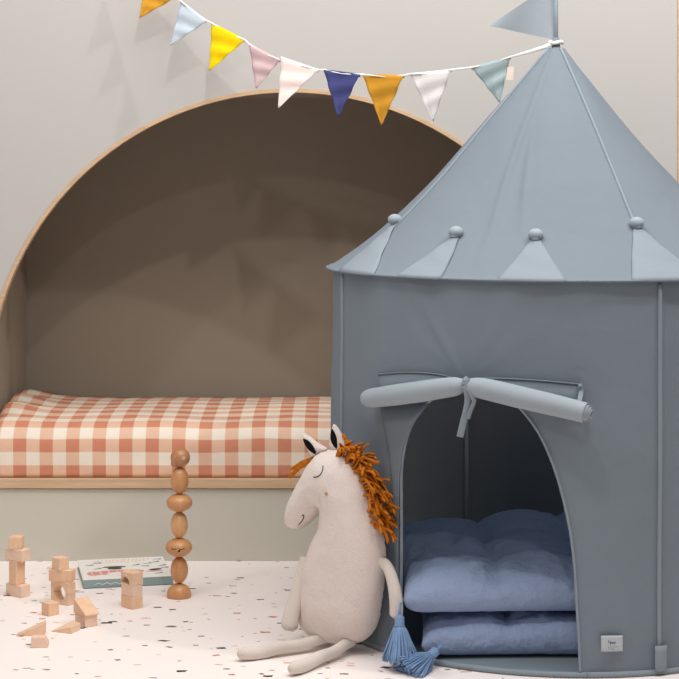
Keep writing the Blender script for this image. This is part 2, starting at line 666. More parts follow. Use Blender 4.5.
door_px = [(400, 662), (400, 640), (400, 595), (400, 550), (400, 510), (401, 477), (404.5, 449), (413, 423), (429, 402), (445, 391), (464, 386),
           (485, 389), (505, 397), (521, 409), (540, 435), (556, 473), (568, 520), (574, 562), (577, 610), (579, 645), (580, 672.6)]
door = [Vector(hit(*p)).to_2d() for p in door_px]
door[0].y = .012; door[-1].y = .012
door = catmull([d.to_3d() for d in door], 8)
door = [[p.x, max(.012, p.y)] for p in door]
for i in range(1, len(door)):
    if door[i][0] <= door[i - 1][0] + .01:
        door[i][0] = door[i - 1][0] + .01
DL, DRt = door[0][0], door[-1][0]
TIE = hit(465, 380)


def wall_r(th, z):
    d = 0
    # pull folds fanning out from the tie above the door
    dx = math.radians(th - TIE[0]) * TR; dz = z - TIE[1]
    rr = math.hypot(dx, dz)
    if rr > 1e-4 and dz > -.02:
        an = math.degrees(math.atan2(dx, dz))
        for a0, w, amp in ((-33, 6, .0045), (-20, 7, -.0025), (30, 8, .0016), (-52, 8, .0015), (55, 9, .0012)):
            d += amp * math.exp(-((an - a0) / w) ** 2) * math.exp(-((rr - .14) / .15) ** 2)
    # pole sleeves
    for p in (16.7, 107.5, 200, -71):
        dd = (th - p + 180) % 360 - 180
        d += .006 * math.exp(-(dd / .55) ** 2)
    ca, sa = math.cos(math.radians(th)), math.sin(math.radians(th))
    d += .005 * noise.noise(Vector((ca * 3, sa * 3, z * 3.0))) + .004 * noise.noise(Vector((ca * 9, sa * 9, z * 1.2 + 5)))
    return TR + d


def tent_wall():
    b = nb()
    cols = []
    for th, z in door:
        cols.append((th, z))
    th = DRt
    n = 270
    for i in range(1, n):
        cols.append((DRt + (360 - (DRt - DL)) * i / n, .0))
    NZ = 44
    vs = []
    for th, z0 in cols:
        vs.append([b.verts.new(cyl(th, z0 + (ZE - z0) * j / NZ, wall_r(th, z0 + (ZE - z0) * j / NZ))) for j in range(NZ + 1)])
    for i in range(len(vs)):
        k = (i + 1) % len(vs)
        for j in range(NZ):
            b.faces.new((vs[i][j], vs[k][j], vs[k][j + 1], vs[i][j + 1]))
    return b


obj('wall_panel', tent_wall(), M['tent'], tent)
b = nb(); grid(b, lambda u, v: roof(u * 360, .035 + v * .965), 480, 60, True); obj('roof_panel', b, M['tent'], tent)
# eave piping, ground hem, tent floor
b = nb(); rr = [roof(a * 2, 1.0, .003) for a in range(181)]; tube(b, rr, .0028, 8); o = obj('eave_piping', b, M['tent'], tent)
b = nb(); tube(b, [cyl(a * 2, .007, TR + .001) for a in range(181)], .007, 8); obj('ground_hem', b, M['tent2'], tent)
b = nb(); vs = [b.verts.new(cyl(a * 3, .004, TR - .002)) for a in range(120)]; b.faces.new(vs); obj('ground_sheet', b, M['tentin'], tent, smooth=False, solid=.004)
# door binding
b = nb(); tube(b, [cyl(t_, z_, wall_r(t_, z_) + .001) for t_, z_ in door], .0042, 8, .6); obj('door_binding', b, M['tent2'], tent)
# wide facing sewn left and right of the opening
b = nb()
fl = [(374, 404, 430, 404), (385.5, 425, 413, 425), (390.5, 450, 404, 450), (393.5, 478, 401, 478), (396, 520, 400, 520), (397, 560, 400, 560), (398, 600, 400, 600)]
rows = []
for x0, y0, x1, y1 in fl:
    A, B_ = hit(x0 + (8 if y0 == 404 else 0), y0), hit(x1, y1)
    rows.append([b.verts.new(cyl(A[0] + (B_[0] - A[0]) * i / 8, A[1] + (B_[1] - A[1]) * i / 8, TR + .006)) for i in range(9)])
for r_, q_ in zip(rows, rows[1:]):
    for i in range(8): b.faces.new((r_[i], r_[i + 1], q_[i + 1], q_[i]))
obj('door_facing', b, M['tent'], tent, solid=.002)
# flap above the roll (stitched strip the door hangs from)
b = nb()
topl = [(381, 374), (410, 372), (440, 374), (458, 379), (465, 381), (474, 378), (500, 378), (540, 380), (582, 384)]
botl = [(379, 404), (410, 399), (440, 394), (458, 390), (465, 388), (474, 390), (500, 396), (540, 405), (578, 414)]
ru = [cyl(*hit(*p), TR + .009) for p in topl]; rl = [cyl(*hit(*p), TR + .012) for p in botl]
ru = catmull(ru, 5); rl = catmull(rl, 5)
va = [b.verts.new(p) for p in ru]; vb = [b.verts.new(p) for p in rl]
for i in range(len(va) - 1): b.faces.new((va[i], va[i + 1], vb[i + 1], vb[i]))
obj('door_flap', b, M['tent'], tent, solid=.002)
b = nb(); tube(b, [p + Vector((0, -.002, 0)) for p in ru], .0018, 6); o = obj('flap_seam', b, M['tent'], tent)
# rolled door: left sausage and right sausage gathered at the tie


def roll(pxs, rads, n=7, lift=None):
    pts = []
    for i, ((px, py), r_) in enumerate(zip(pxs, rads)):
        R_ = TR + .036 + (lift[i] if lift else 0)
        t_, z_ = hit(px, py, R_)
        pts.append(cyl(t_, z_, R_))
    c = catmull(pts, n)
    rs = []
    for i in range(len(c)):
        f = i / n; k = min(int(f), len(rads) - 2); f -= k
        rs.append(rads[k] * (1 - f) + rads[k + 1] * f)
    return c, rs


b = nb()
c, rs = roll([(363, 399), (366, 398.6), (372, 398), (395, 395), (420, 391.5), (440, 388.5), (455, 386.5), (462, 385.5), (466, 385)], [.006, .018, .0235, .0255, .0255, .0245, .0225, .017, .010])
tube(b, c, rs, 24); 
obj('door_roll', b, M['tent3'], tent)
b = nb()
c, rs = roll([(466, 385.5), (470, 386), (477, 387.5), (490, 390), (515, 396), (545, 403), (570, 409), (586, 413)], [.010, .017, .0225, .0245, .025, .0245, .0235, .0225], 7, [0, -.001, -.003, -.005, -.004, .004, .016, .030])
rings = tube(b, c, rs, 24, cap=False)
# spiral end of the roll
d = (c[-1] - c[-2]).normalized(); u = Vector((0, 0, 1)); u = (u - d * u.dot(d)).normalized(); w = d.cross(u)
for k, (r_, off) in enumerate(((.0185, .006), (.0145, .011), (.0105, .014))):
    cc = [c[-1] - d * .06 + d * off, c[-1] + d * off]
    tube(b, cc, r_, 20, cap=False)
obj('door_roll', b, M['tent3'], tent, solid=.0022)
# tie ribbons
b = nb()
for pts, wd in (([(466, 379), (467, 384), (467, 391), (468, 400), (466, 412), (463, 424), (460, 437)], .0085), ([(468, 388), (472, 396), (474, 402), (470, 412), (468, 419)], .0055)):
    P = []
    for (px, py) in pts:
        r_ = TR + .05 if py < 400 else TR + .045
        t_, z_ = hit(px, py, r_); P.append(cyl(t_, z_, r_))
    tube(b, catmull(P, 5), wd, 8, .18, up=(1, 0, 0))
obj('door_tie', b, M['tent2'], tent)
b = nb()
t_, z_ = hit(466, 385, TR + .036)
cc = cyl(t_, z_, TR + .036); u = Vector((math.sin(math.radians(t_)), -math.cos(math.radians(t_)), 0)); w = Vector((0, 0, 1))
tube(b, [cc + (u * math.cos(2 * PI * k / 16) + w * math.sin(2 * PI * k / 16)) * .016 for k in range(17)], .0045, 8)
obj('door_knot', b, M['tent2'], tent)
b = nb()
P = [cyl(*hit(580, 385, TR + .012), TR + .012), cyl(*hit(581, 392, TR + .014), TR + .014), cyl(*hit(579, 401, TR + .03), TR + .04)]
tube(b, catmull(P, 5), .006, 8, .25, up=(1, 0, 0))
ball(b, cyl(*hit(580, 386, TR + .014), TR + .014), .005, seg=10, rings=8)
obj('flap_strap', b, M['tent2'], tent)
# roof seams over the poles and the poles inside
for k, p in enumerate((16.7, 107.5, 200, -71)):
    b = nb(); tube(b, [roof(p + (13 * (1 - (.04 + .96 * i / 30)) if k == 0 else 0), .04 + .96 * i / 30, .0015) for i in range(31)], .0045, 8); obj('roof_seam', b, M['tent2'], tent)
    b = nb(); tube(b, [cyl(p, .01, TR - .012), cyl(p, ZE - .01, TR - .012)], .006, 10); obj('tent_pole', b, M['pole'], tent)
    b = nb(); tube(b, [cyl(p, .012 + (ZE - .02) * i / 40, wall_r(p, .012 + (ZE - .02) * i / 40) - .001) for i in range(41)], .0052, 10, cap=True); obj('pole_sleeve', b, M['tent2'], tent)
    b = nb(); grid(b, lambda u, v: cyl(p - 1.4 + 2.8 * u, .012 + .06 * v, TR + .011 + .004 * math.sin(PI * u)), 8, 4); obj('pole_pocket', b, M['tent2'], tent, solid=.003)
# merlons: triangular pieces with a stuffed ball on top
for th, hw, tb in ((-63, 9.5, .775), (-40, 6.5, .815), (-12.3, 7.8, .82), (19, 9.2, .775), (49, 8, .8), (79, 8, .8), (108, 8, .8), (138, 8, .8), (168, 8, .8), (198, 8, .8), (228, 8, .8)):
    tt = tb + .03
    b = nb()
    def fn(u, v, th=th, hw=hw, tt=tt):
        t_ = 1.0 - (1.0 - tt) * v
        w_ = (hw * (1 - v) + .9 * v) / (.855 * t_ + .145 * t_ ** 5)
        s_ = (u - .5) * 2
        c_ = th + (0.4 * v if th > 15 and th < 25 else -9.5 * v if th == -63 else 2.2 * v if th == -40 else 0)
        return roof(c_ + s_ * w_, t_, .004 + .010 * (1 - s_ * s_) * (.35 + .65 * math.sin(PI * min(1, .15 + v * .8))) + .0015 * math.sin(v * 14 + s_ * 2))
    grid(b, fn, 14, 14)
    mer = obj('roof_point', b, M['tent2'], tent, solid=.003)
    b = nb()
    cth = th + (0.4 if 15 < th < 25 else -9.5 if th == -63 else 2.2 if th == -40 else 0)
    c = roof(cth, tb + .010, .016)
    ball(b, c, .0180, .0180, .0150, 36, 14)
    for v in b.verts:
        w_ = v.co - c
        v.co += Vector((w_.x, w_.y, 0)) * .05 * math.sin(9 * math.atan2(w_.y, w_.x))
    tube(b, [c + (roof(cth, tb + .03, .010) - c) * k for k in (.45, .75, 1.1)], [.008, .0065, .010], 12)
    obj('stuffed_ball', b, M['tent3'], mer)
# flag on the tip
b = nb()
tip = at(556, 42, TY)
b2 = nb(); tube(b2, [tip + Vector((0, 0, -.06)), tip + Vector((0, 0, .17))], .006, 10); obj('flag_pole', b2, M['tent2'], tent)
b2 = nb(); tube(b2, [tip + Vector((0, 0, -.035)), tip + Vector((0, 0, -.01)), tip + Vector((0, 0, .012))], [.018, .011, .0085], 14); obj('roof_tip', b2, M['tent'], tent)
A, B_, C_ = at(489, 26, TY - .01), at(557, 40, TY), at(557, -20, TY)
def fl_(u, v):
    p = A + (B_ + (C_ - B_) * v - A) * (1 - u)
    return p + Vector((0, .010 * math.sin(u * 5 + v) * (u * (1 - u) * 4) ** .5, 0))
grid(b, fl_, 16, 12)
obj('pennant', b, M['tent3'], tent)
# woven label beside the door
b = nb()
la, lb = hit(600.3, 634.8), hit(621.7, 650)
def lab(u, v, r_=TR + .0085):
    return cyl(la[0] + (lb[0] - la[0]) * u, la[1] + (lb[1] - la[1]) * v - .0004 * u, r_)
grid(b, lab, 8, 6)
lo = obj('sewn_label', b, M['labelpaper'], tent, solid=.0015)
b = nb()   # the tiny dark script line and the grey lines below it
for (u0, v0), (u1, v1), r_ in [((.34, .28), (.35, .44), .0008), ((.35, .44), (.38, .47), .0006), ((.42, .38), (.43, .56), .0009), ((.43, .38), (.47, .44), .0009), ((.47, .46), (.51, .40), .0008), ((.51, .40), (.53, .5), .0008), ((.54, .5), (.58, .40), .0008), ((.58, .4), (.6, .5), .0008), ((.62, .36), (.64, .5), .0008), ((.64, .44), (.68, .5), .0008)]:
    tube(b, [lab(u0, v0, TR + .0098), lab(u1, v1, TR + .0098)], r_ * .8, 5)
for u0, u1, v0 in ((.3, .42, .72), (.45, .5, .71), (.53, .66, .72), (.7, .8, .70), (.36, .44, .84), (.48, .58, .85)):
    tube(b, [lab(u0, v0, TR + .0095), lab(u1, v0, TR + .0095)], .0004, 5)
obj('label_print', b, M['ink'], lo)


# ------------------------------------------------------------------ cushions
def make_tassel(b, top, axis, L, spread, n=70, head=.011, seed=1, floor=.003):
    rnd = random.Random(seed)
    axis = Vector(axis).normalized()
    ref = Vector((0, 0, 1)) if abs(axis.z) < .9 else Vector((1, 0, 0))
    u = axis.cross(ref).normalized(); w = axis.cross(u)
    tube(b, [top - axis * .022, top - axis * .010, top], [.0025, .003, .0035], 8)
    tube(b, catmull([top - axis * .002, top + axis * .004, top + axis * .012, top + axis * .022, top + axis * .028], 4), [.004] * 2 + [.008] * 2 + [head] * 8 + [head * .95] * 3 + [head * .8] * 2, 14)
    tube(b, [top + axis * .024 + (u * math.cos(2 * PI * k / 14) + w * math.sin(2 * PI * k / 14)) * head * .95 for k in range(15)], .0022, 6)
    base = top + axis * .024
    for i in range(n):
        a = rnd.random() * 2 * PI; q = rnd.random() ** .5
        dr = u * math.cos(a) + w * math.sin(a)
        LL = L * (.88 + .15 * rnd.random())
        P = []
        for k in range(7):
            t_ = k / 6
            rad_ = head * .8 * q + (spread * q) * (t_ ** .8) + .002 * math.sin(t_ * 9 + i) * t_
            p = base + axis * LL * t_ + dr * rad_
            if p.z < floor: p.z = floor + .001 * rnd.random() + .004 * (1 - q) * rnd.random()
            P.append(p)
        tube(b, P, .0021, 5)


def cushion_bm(c, sx, sy, z0, th, rz, creases, seed, lift=None):
    """tufted floor cushion; u across, v deep (v=-1 is the front)"""
    b = nb()
    N = 80
    rot = Matrix.Rotation(rz, 3, 'Z')
    def prof(u, v, pw=6):
        return (max(0, 1 - abs(u) ** pw) * max(0, 1 - abs(v) ** pw)) ** .42
    def crease(u, v):
        d = 0
        for (ua, va, ub, vb, w_, amp) in creases:
            ex, ey = ub - ua, vb - va
            L2 = ex * ex + ey * ey
            t_ = max(0, min(1, ((u - ua) * ex + (v - va) * ey) / L2))
            dd = math.hypot(u - ua - ex * t_, v - va - ey * t_)
            d += amp * math.exp(-(dd / w_) ** 1.3)
        return d
    def pt(u, v, top):
        # superellipse plan: corners pulled out a little, sides in
        cu = u * (1 - .045 * (1 - v * v)); cv = v * (1 - .045 * (1 - u * u))
        cu *= 1 - .05 * (abs(u * v)) ** 8 * 0
        e = prof(u, v)
        wr = (noise.noise(Vector((u * 5 + seed, v * 5, 1 if top else 5))) * .010 + noise.noise(Vector((u * 13, v * 9 + seed, 3))) * .005 + noise.noise(Vector((u * 26, v * 7 + seed, 6))) * .004 * (v < -.3) * min(1, -v)) * e
        edge = (1 - min(1, e * 1.1))
        mid = z0 + th * .33
        if top:
            z = mid + th * .67 * e * (1 - min(.8, crease(u, v))) + wr
            if lift: z += lift(u, v) * e ** .5
        else:
            z = mid - (mid - z0) * min(1, prof(u, v, 16) * 1.08) + abs(wr) * .3
            if lift: z += lift(u, v) * (0 if e > .6 else .25)
        p = Vector((cu * sx / 2, cv * sy / 2, 0)); p = rot @ p
        return Vector((c[0] + p.x, c[1] + p.y, z))
    def par(i):
        t_ = -1 + 2 * i / N
        return math.copysign(1 - (1 - abs(t_)) ** 1.35, t_)
    T = {}; Bt = {}
    for i in range(N + 1):
        for j in range(N + 1):
            u, v = par(i), par(j)
            T[i, j] = b.verts.new(pt(u, v, True))
            Bt[i, j] = T[i, j] if i in (0, N) or j in (0, N) else b.verts.new(pt(u, v, False))
    for i in range(N):
        for j in range(N):
            b.faces.new((T[i, j], T[i + 1, j], T[i + 1, j + 1], T[i, j + 1]))
            b.faces.new((Bt[i, j], Bt[i, j + 1], Bt[i + 1, j + 1], Bt[i + 1, j]))
    return b


# lower cushion
c_lo = (.518, 4.692)
low = obj('floor_cushion', cushion_bm(c_lo, .64, .70, .0085, .100, 0, [(-.35, -1, -.33, 1, .07, .25), (.35, -1, .35, 1, .07, .25)], 3), M['cush'], origin=(c_lo[0], c_lo[1], .0085))
tag(low, 'blue linen floor cushion lying underneath on the tent floor', 'cushion', 'floor cushions in the tent')
c_up = (.475, 4.705)
cr = [(-.30, -1.0, -.26, 1, .07, .34), (.45, -1.0, .42, 1, .07, .30), (-1, -.25, 1, -.30, .07, .16), (-1, .35, 1, .32, .07, .20)]
for tu in ((-.28, -.28), (-.27, .34), (.43, -.29), (.43, .33)):
    cr.append((tu[0], tu[1], tu[0] + .001, tu[1], .14, .38))
upz = .113
up = obj('floor_cushion', cushion_bm(c_up, .66, .72, upz, .115, math.radians(1.5), cr, 8, lambda u, v: .03 * max(0, v) * (u > -.35) * min(1, (u + .35) * 3) + .010 * max(0, v)), M['cush'], origin=(c_up[0], c_up[1], upz))
tag(up, 'puffy tufted blue-grey floor cushion lying on top of the other cushion', 'cushion', 'floor cushions in the tent')
b = nb(); make_tassel(b, at(399.5, 615, 4.295), (.0, -.12, -1), .085, .034, 140, .0115, 4, .004); tube(b, catmull([Vector((.16, 4.385, .150)), at(400, 605, 4.31), at(399.5, 614, 4.295)], 5), .0028, 8); o = obj('tassel', b, M['tassel'], up); o['label'] = 'hanging blue yarn tassel'
b = nb(); make_tassel(b, at(437, 650, 4.31), (-.55, -.45, -.36),   .085, .042, 150, .0115, 9, .004)
tube(b, catmull([Vector((c_lo[0] - .285, c_lo[1] - .325, .06)), at(441, 645, 4.36), at(438, 647, 4.33)], 5), .004, 8)
o = obj('tassel', b, M['tassel'], low); o['label'] = 'blue yarn tassel splayed on the floor'

# ------------------------------------------------------------------ horse toy
HP = Vector((0, 4.475, 0)); HA = math.radians(35)
HU = Vector((math.cos(HA), -math.sin(HA), 0)); HN = Vector((-math.sin(HA), -math.cos(HA), 0))   # width direction, direction to the front


def hs(px, py):
    a = (px - CX) / F
    s = HP.y * a / (math.cos(HA) + a * math.sin(HA))
    Y = HP.y - s * math.sin(HA)
    return Vector((s, H - (py - HY) * Y / F))


def h3(s, z, d=0):
    """d>0 behind the middle plane"""
    if d > 0: d *= .55
    return Vector((HP.x + HU.x * s - HN.x * d, HP.y + HU.y * s - HN.y * d, z))


def hp(px, py, d=0):
    q = hs(px, py)
    return h3(q.x, q.y, d)


horse = thing('stuffed_horse', 'beige linen stuffed horse with orange yarn mane sitting against the tent', 'toy horse', (0, 4.475, 0))
outl = [(319.5, 451.5), (311, 459.5), (303, 473), (295.8, 486), (289.6, 500), (286.5, 511), (286.2, 520), (289, 526), (294.5, 529.6), (302, 527), (311, 520), (319.3, 510.5), (322, 507.5), (323.2, 513), (319, 525.5), (312.5, 539), (308, 551),
        (304.5, 560), (301.5, 580), (299.8, 604), (301, 622), (309, 633.5), (327, 641.5), (346.7, 645), (364.5, 640.5), (376.4, 626.5), (381.4, 604), (384, 580), (385, 556.5), (383.8, 540), (380, 521), (375, 503), (372, 488), (366.5, 476), (358.7, 463.6), (347, 453.5), (332, 450)]
q = [hs(x + (2.5 if x < 320 else 0), y) for x, y in outl]
zmin = min(p.y for p in q)
HOFF = .004 - zmin                       # sits on the floor
poly = catmull([(p.x, p.y) for p in q] and [Vector((p.x, max(.003, p.y), 0)) for p in q], 5, True)
b = nb(); pillow(b, [(p.x, p.y) for p in poly], .066, .085, h3, .0085)
body = obj('body', b, M['linen'], horse)
for v in body.data.vertices:              # soft creases
    v.co += v.normal * (noise.noise(v.co * 22) * .0018 + noise.noise(v.co * 60) * .0006)


from mathutils.bvhtree import BVHTree
_me = body.data
BVH = BVHTree.FromPolygons([v.co + HP for v in _me.vertices], [tuple(p.vertices) for p in _me.polygons])


def front(px, py, lift=.0008):
    """the point of the toy's front that is seen at this pixel"""
    cam = Vector((0, 0, H))
    d = (at(px, py, 4.5) - cam).normalized()
    q, n, i_, t_ = BVH.ray_cast(cam, d)
    return (q if q is not None else hp(px, py)) - d * lift


def line(name, pts, r, mat, parent):
    b = nb(); tube(b, catmull([front(*p) for p in pts], 6), r, 6); return obj(name, b, mat, parent)


c8 = lambda x, y: (270 + x / 4.85, 410 + y / 4.85)
line('closed_eye', [c8(256, 270), c8(256, 288), c8(246, 310), c8(230, 323), c8(210, 326)], .0012, M['thread'], body)
line('mouth', [c8(154, 512), c8(164, 511), c8(160, 530), c8(143, 553), c8(118, 577)], .0012, M['thread'], body)
line('jaw_seam', [(322, 508), (319.8, 501), (319, 494)], .0011, M['limb'], body)
b = nb(); p = front(*c8(273, 406), lift=.0005); ball(b, p, .0045, .0045, .0045, 12, 8); obj('button', b, M['brass'], body)

# ears
for pts, inner, dd in (([c8(210, 222), c8(185, 180), c8(166, 130), c8(172, 112), c8(205, 130), c8(245, 160), c8(285, 188), c8(250, 208)], [c8(236, 210), c8(205, 190), c8(185, 160), c8(179, 136), c8(205, 145), c8(230, 175), c8(240, 200)], -.006),
                       ([c8(282, 188), c8(283, 140), c8(292, 92), c8(303, 70), c8(325, 90), c8(350, 135), c8(378, 188), c8(330, 200)], [c8(322, 188), c8(300, 165), c8(291, 130), c8(298, 92), c8(315, 115), c8(325, 150)], .012)):
    pl = catmull([hs(*p).to_3d() for p in pts], 5, True)
    b = nb(); pillow(b, [(p.x, p.y) for p in pl], .010, .018, lambda s, z, d, dd=dd: h3(s, z, d + dd), .004)
    e = obj('ear', b, M['linen'], horse)
    pl = catmull([hs(*p).to_3d() for p in inner], 5, True)
    b = nb(); pillow(b, [(p.x, p.y) for p in pl], .0025, .008, lambda s, z, d, dd=dd: h3(s, z, d + dd - .0098), .003)
    o = obj('inner_ear', b, M['black'], e); o['label'] = 'black felt inner ear'

# mane: short lengths of thick yarn along the back of head and neck
rnd = random.Random(5)
ridge = catmull([hp(*p) for p in ((343, 449), (351, 455), (360, 464), (368, 476), (373, 489), (376, 503), (379.5, 515), (381.5, 526))], 10)
b = nb()
for i in range(120):
    k = rnd.random()
    idx = min(len(ridge) - 1, int(k * len(ridge)))
    p0 = ridge[idx] + HN * rnd.uniform(-.022, .03)
    tl = (ridge[min(idx + 1, len(ridge) - 1)] - ridge[max(idx - 1, 0)]).normalized()
    out = (HU - tl * HU.dot(tl)).normalized()
    L = rnd.uniform(.034, .075) * (.5 + .5 * min(1, k * 3))
    dr = (out * rnd.uniform(.5, 1) + tl * rnd.uniform(-.1, .8) + HN * rnd.uniform(.0, .7)).normalized()
    P = [p0 - out * .012, p0 + out * .006]
    p_ = p0 + out * .006
    for s_ in range(5):
        dr = (dr + Vector((0, 0, -.16)) + Vector((rnd.uniform(-.25, .25), rnd.uniform(-.25, .25), rnd.uniform(-.2, .2)))).normalized()
        p_ = p_ + dr * L / 5
        # keep clear of the tent wall
        rx, ry = p_.x - TX, p_.y - TY
        rr_ = math.hypot(rx, ry)
        if rr_ < TR + .014:
            p_ = Vector((TX + rx / rr_ * (TR + .014), TY + ry / rr_ * (TR + .014), p_.z))
        P.append(p_.copy())
    tube(b, catmull(P, 3), .0036 if i % 3 else .0028, 6)
o = obj('mane', b, M['yarn'], horse); o['label'] = 'shaggy orange-brown yarn mane'
b = nb()
for pts in ([c8(225, 225), c8(190, 240), c8(150, 255), c8(120, 275), c8(100, 285)], [c8(230, 230), c8(195, 255), c8(150, 275), c8(110, 310), c8(92, 328)], [c8(228, 222), c8(180, 250), c8(140, 272), c8(112, 300), c8(98, 318)], [c8(232, 235), c8(200, 248), c8(165, 262), c8(125, 285)]):
    tube(b, catmull([hp(*p, d=.004 + .003 * rnd.random()) for p in pts], 4), .0042, 7)
o = obj('forelock', b, M['yarn'], horse); o['label'] = 'orange-brown yarn fringe'
b = nb()
for pts in ([c8(350, 118), c8(368, 150), c8(392, 175), c8(415, 205)], [c8(362, 150), c8(385, 170), c8(410, 190), c8(430, 200)], [c8(372, 175), c8(395, 200), c8(425, 225), c8(440, 245)]):
    tube(b, catmull([hp(*p, d=.004 + .003 * rnd.random()) for p in pts], 4), .0042, 7)
o = obj('crest', b, M['yarn'], horse); o['label'] = 'short yarn ends behind the ear'

# legs lie on the floor, arms hang beside the body
for (a, e, r) in (((330, 637), (239, 655), .0165), ((352, 641), (291, 670), .0165)):
    A = on_floor(*a, z=.03); E = on_floor(*e, z=.0165)
    P = [A.lerp(E, t / 16) for t in range(17)]
    for i, p_ in enumerate(P):
        p_.z = .0165 + .012 * (1 - i / 16) ** 2 + .002 * math.sin(i * .9)
    rs = [r * (.78 + .25 * (i / 16)) for i in range(17)]
    rs[-1] *= .62; rs[-2] *= .93
    # rounded foot
    P.append(P[-1] + (E - A).normalized() * .004); rs.append(r * .25)
    b = nb(); tube(b, P, rs, 16); obj('leg', b, M['limb'], horse)
P = catmull([at(306, 557, 4.505), at(301.5, 575, 4.50), at(296, 597, 4.49), at(291.5, 615, 4.48), at(288.5, 631, 4.47)], 6)
rs = [.0205 * (.66 + .36 * min(1, i / (len(P) - 1) * 1.3)) for i in range(len(P))]; rs[-1] *= .5; rs[-2] *= .9
b = nb(); tube(b, P, rs, 14, .8); obj('arm', b, M['limb'], horse)
P = catmull([hp(379, 560, -.008), at(386, 565, 4.38), at(391.5, 577, 4.355), at(395, 592, 4.34), at(396.3, 606, 4.335), at(396, 618, 4.335)], 6)
rs = [.0185 * (.70 + .30 * min(1, i / (len(P) - 1) * 1.5)) for i in range(len(P))]; rs[-1] *= .5; rs[-2] *= .9
b = nb(); tube(b, P, rs, 14, .8); obj('arm', b, M['limb'], horse)


# ------------------------------------------------------------------ wooden blocks
GB = 'wooden building blocks on the floor'


def block_bm(L, Wd, Hh, kind='box'):
    """local block: near bottom corner at x=+L/2,y=-Wd/2; z from 0"""
    b = nb()
    x0, x1, y0, y1 = -L / 2, L / 2, -Wd / 2, Wd / 2
    if kind == 'box':
        box(b, x0, x1, y0, y1, 0, Hh)
        return b
    if kind in ('arch', 'cup', 'halfarch'):
        R = min(L * .33, Hh * .7) if kind != 'halfarch' else Hh * .62
        cx = 0 if kind != 'halfarch' else -L * .12
        prof = [(x0, 0), (cx - R, 0)] + [(cx - R * math.cos(PI * i / 14), R * math.sin(PI * i / 14)) for i in range(1, 14)] + [(cx + R, 0), (x1, 0), (x1, Hh), (x0, Hh)]
        if kind == 'cup':
            prof = [(x, Hh - z) for x, z in prof][::-1]
    elif kind == 'wedge':
        prof = [(x0, 0), (x1, 0), (x1, Hh)]
    elif kind == 'slope':
        prof = [(x0, 0), (x1, 0), (x1, .004), (x0 + .006, Hh), (x0, Hh)]
    elif kind == 'chamfer':
        prof = [(x0, 0), (x1 - L * .02, 0), (x1, Hh * .45), (x1 - L * .22, Hh), (x0, Hh)]
    elif kind == 'tri':            # low prism, triangle in plan
        vs0 = [b.verts.new((x0, y0 + Wd * .3, 0)), b.verts.new((x1 * .6, y0, 0)), b.verts.new((x1, y1 * .2, 0)), b.verts.new((x1 * .3, y1, 0))]
        vs1 = [b.verts.new((v.co.x, v.co.y, Hh * (.1 if i == 0 else 1))) for i, v in enumerate(vs0)]
        b.faces.new(vs0[::-1]); b.faces.new(vs1)
        for i in range(4):
            b.faces.new((vs0[i], vs0[(i + 1) % 4], vs1[(i + 1) % 4], vs1[i]))
        return b
    f0 = [b.verts.new((x, y0, z)) for x, z in prof]; f1 = [b.verts.new((x, y1, z)) for x, z in prof]
    n = len(prof)
    b.faces.new(f0); b.faces.new(f1[::-1])
    for i in range(n):
        b.faces.new((f0[i], f1[i], f1[(i + 1) % n], f0[(i + 1) % n]))
    return b


def block(label, corner, z, L, Wd, Hh, ang, kind='box', m='beech', cen=False, name='toy_block'):
    b = block_bm(L, Wd, Hh, kind)
    r = Matrix.Rotation(math.radians(ang), 3, 'Z')
    c = Vector((corner.x, corner.y, 0))
    if not cen:
        c = c - r @ Vector((L / 2, -Wd / 2, 0))
    for v in b.verts:
        v.co = r @ v.co + c + Vector((0, 0, z))
    o = obj(name, b, M[m], origin=(c.x, c.y, z), smooth=False, bevel=.0018)
    tag(o, label, 'block', GB)
    return c


u_ = .0325
t1 = on_floor(21.2, 598.3)
c = block('beech plank block at the bottom of the leftmost tower', t1, 0, .066, .033, .0335, -40, 'box', 'beech3')
z = .0336
block('upright beech pillar block in the leftmost tower', Vector((c.x - .003, c.y, 0)), z, u_, u_, .066, -42, 'box', 'beech2', True); z += .0661
block('beech plank block laid across the pillar of the leftmost tower', Vector((c.x - .001, c.y, 0)), z, .066, .034, .0325, -34, 'box', 'beech3', True); z += .0326
block('small beech cube on top of the leftmost tower', Vector((c.x - .004, c.y, 0)), z, .036, .033, .034, -5, 'box', 'beech2', True)

t2 = on_floor(68, 606)
c = block('beech arch block, open side up, at the bottom of the round-hole tower', t2, 0, .066, .030, .030, -36, 'cup', 'beech')
z = .0301
block('beech arch block forming the upper half of the round hole', c, z, .066, .030, .032, -36, 'arch', 'beech', True); z += .0321
block('beech plank block lying above the two arch blocks', Vector((c.x - .003, c.y, 0)), z, .066, .034, .032, -16, 'box', 'beech2', True); z += .0321
block('beech cube on top of the tower with a round hole', Vector((c.x - .008, c.y, 0)), z, .034, .034, .033, -45, 'box', 'beech', True)

block('single beech cube standing alone in front of the round-hole tower', on_floor(48.8, 616.7), 0, .034, .034, .034, -45, 'box', 'beech2')

t4 = on_floor(85, 628)
c = block('beech block carrying the slanted roof piece, right of the lone cube', t4, 0, .050, .038, .030, -50, 'box', 'beech3')
block('orange-toned sloping wedge block set like a roof on a beech block', Vector((c.x + .001, c.y - .001, 0)), .0301, .060, .043, .036, -50, 'slope', 'beech2', True)

block('thin pointed beech wedge block on the floor, leftmost of the front pieces', on_floor(44.6, 636), 0, .074, .030, .034, 2, 'wedge', 'beech2')
block('low pale beech triangle block lying flat between the wedge and the little roof', on_floor(66, 630.5), 0, .072, .070, .018, -4, 'tri', 'beech', True)
block('short pale beech block with a slanted side, nearest the camera', on_floor(48, 648), 0, .042, .030, .026, 3, 'chamfer', 'beech3')

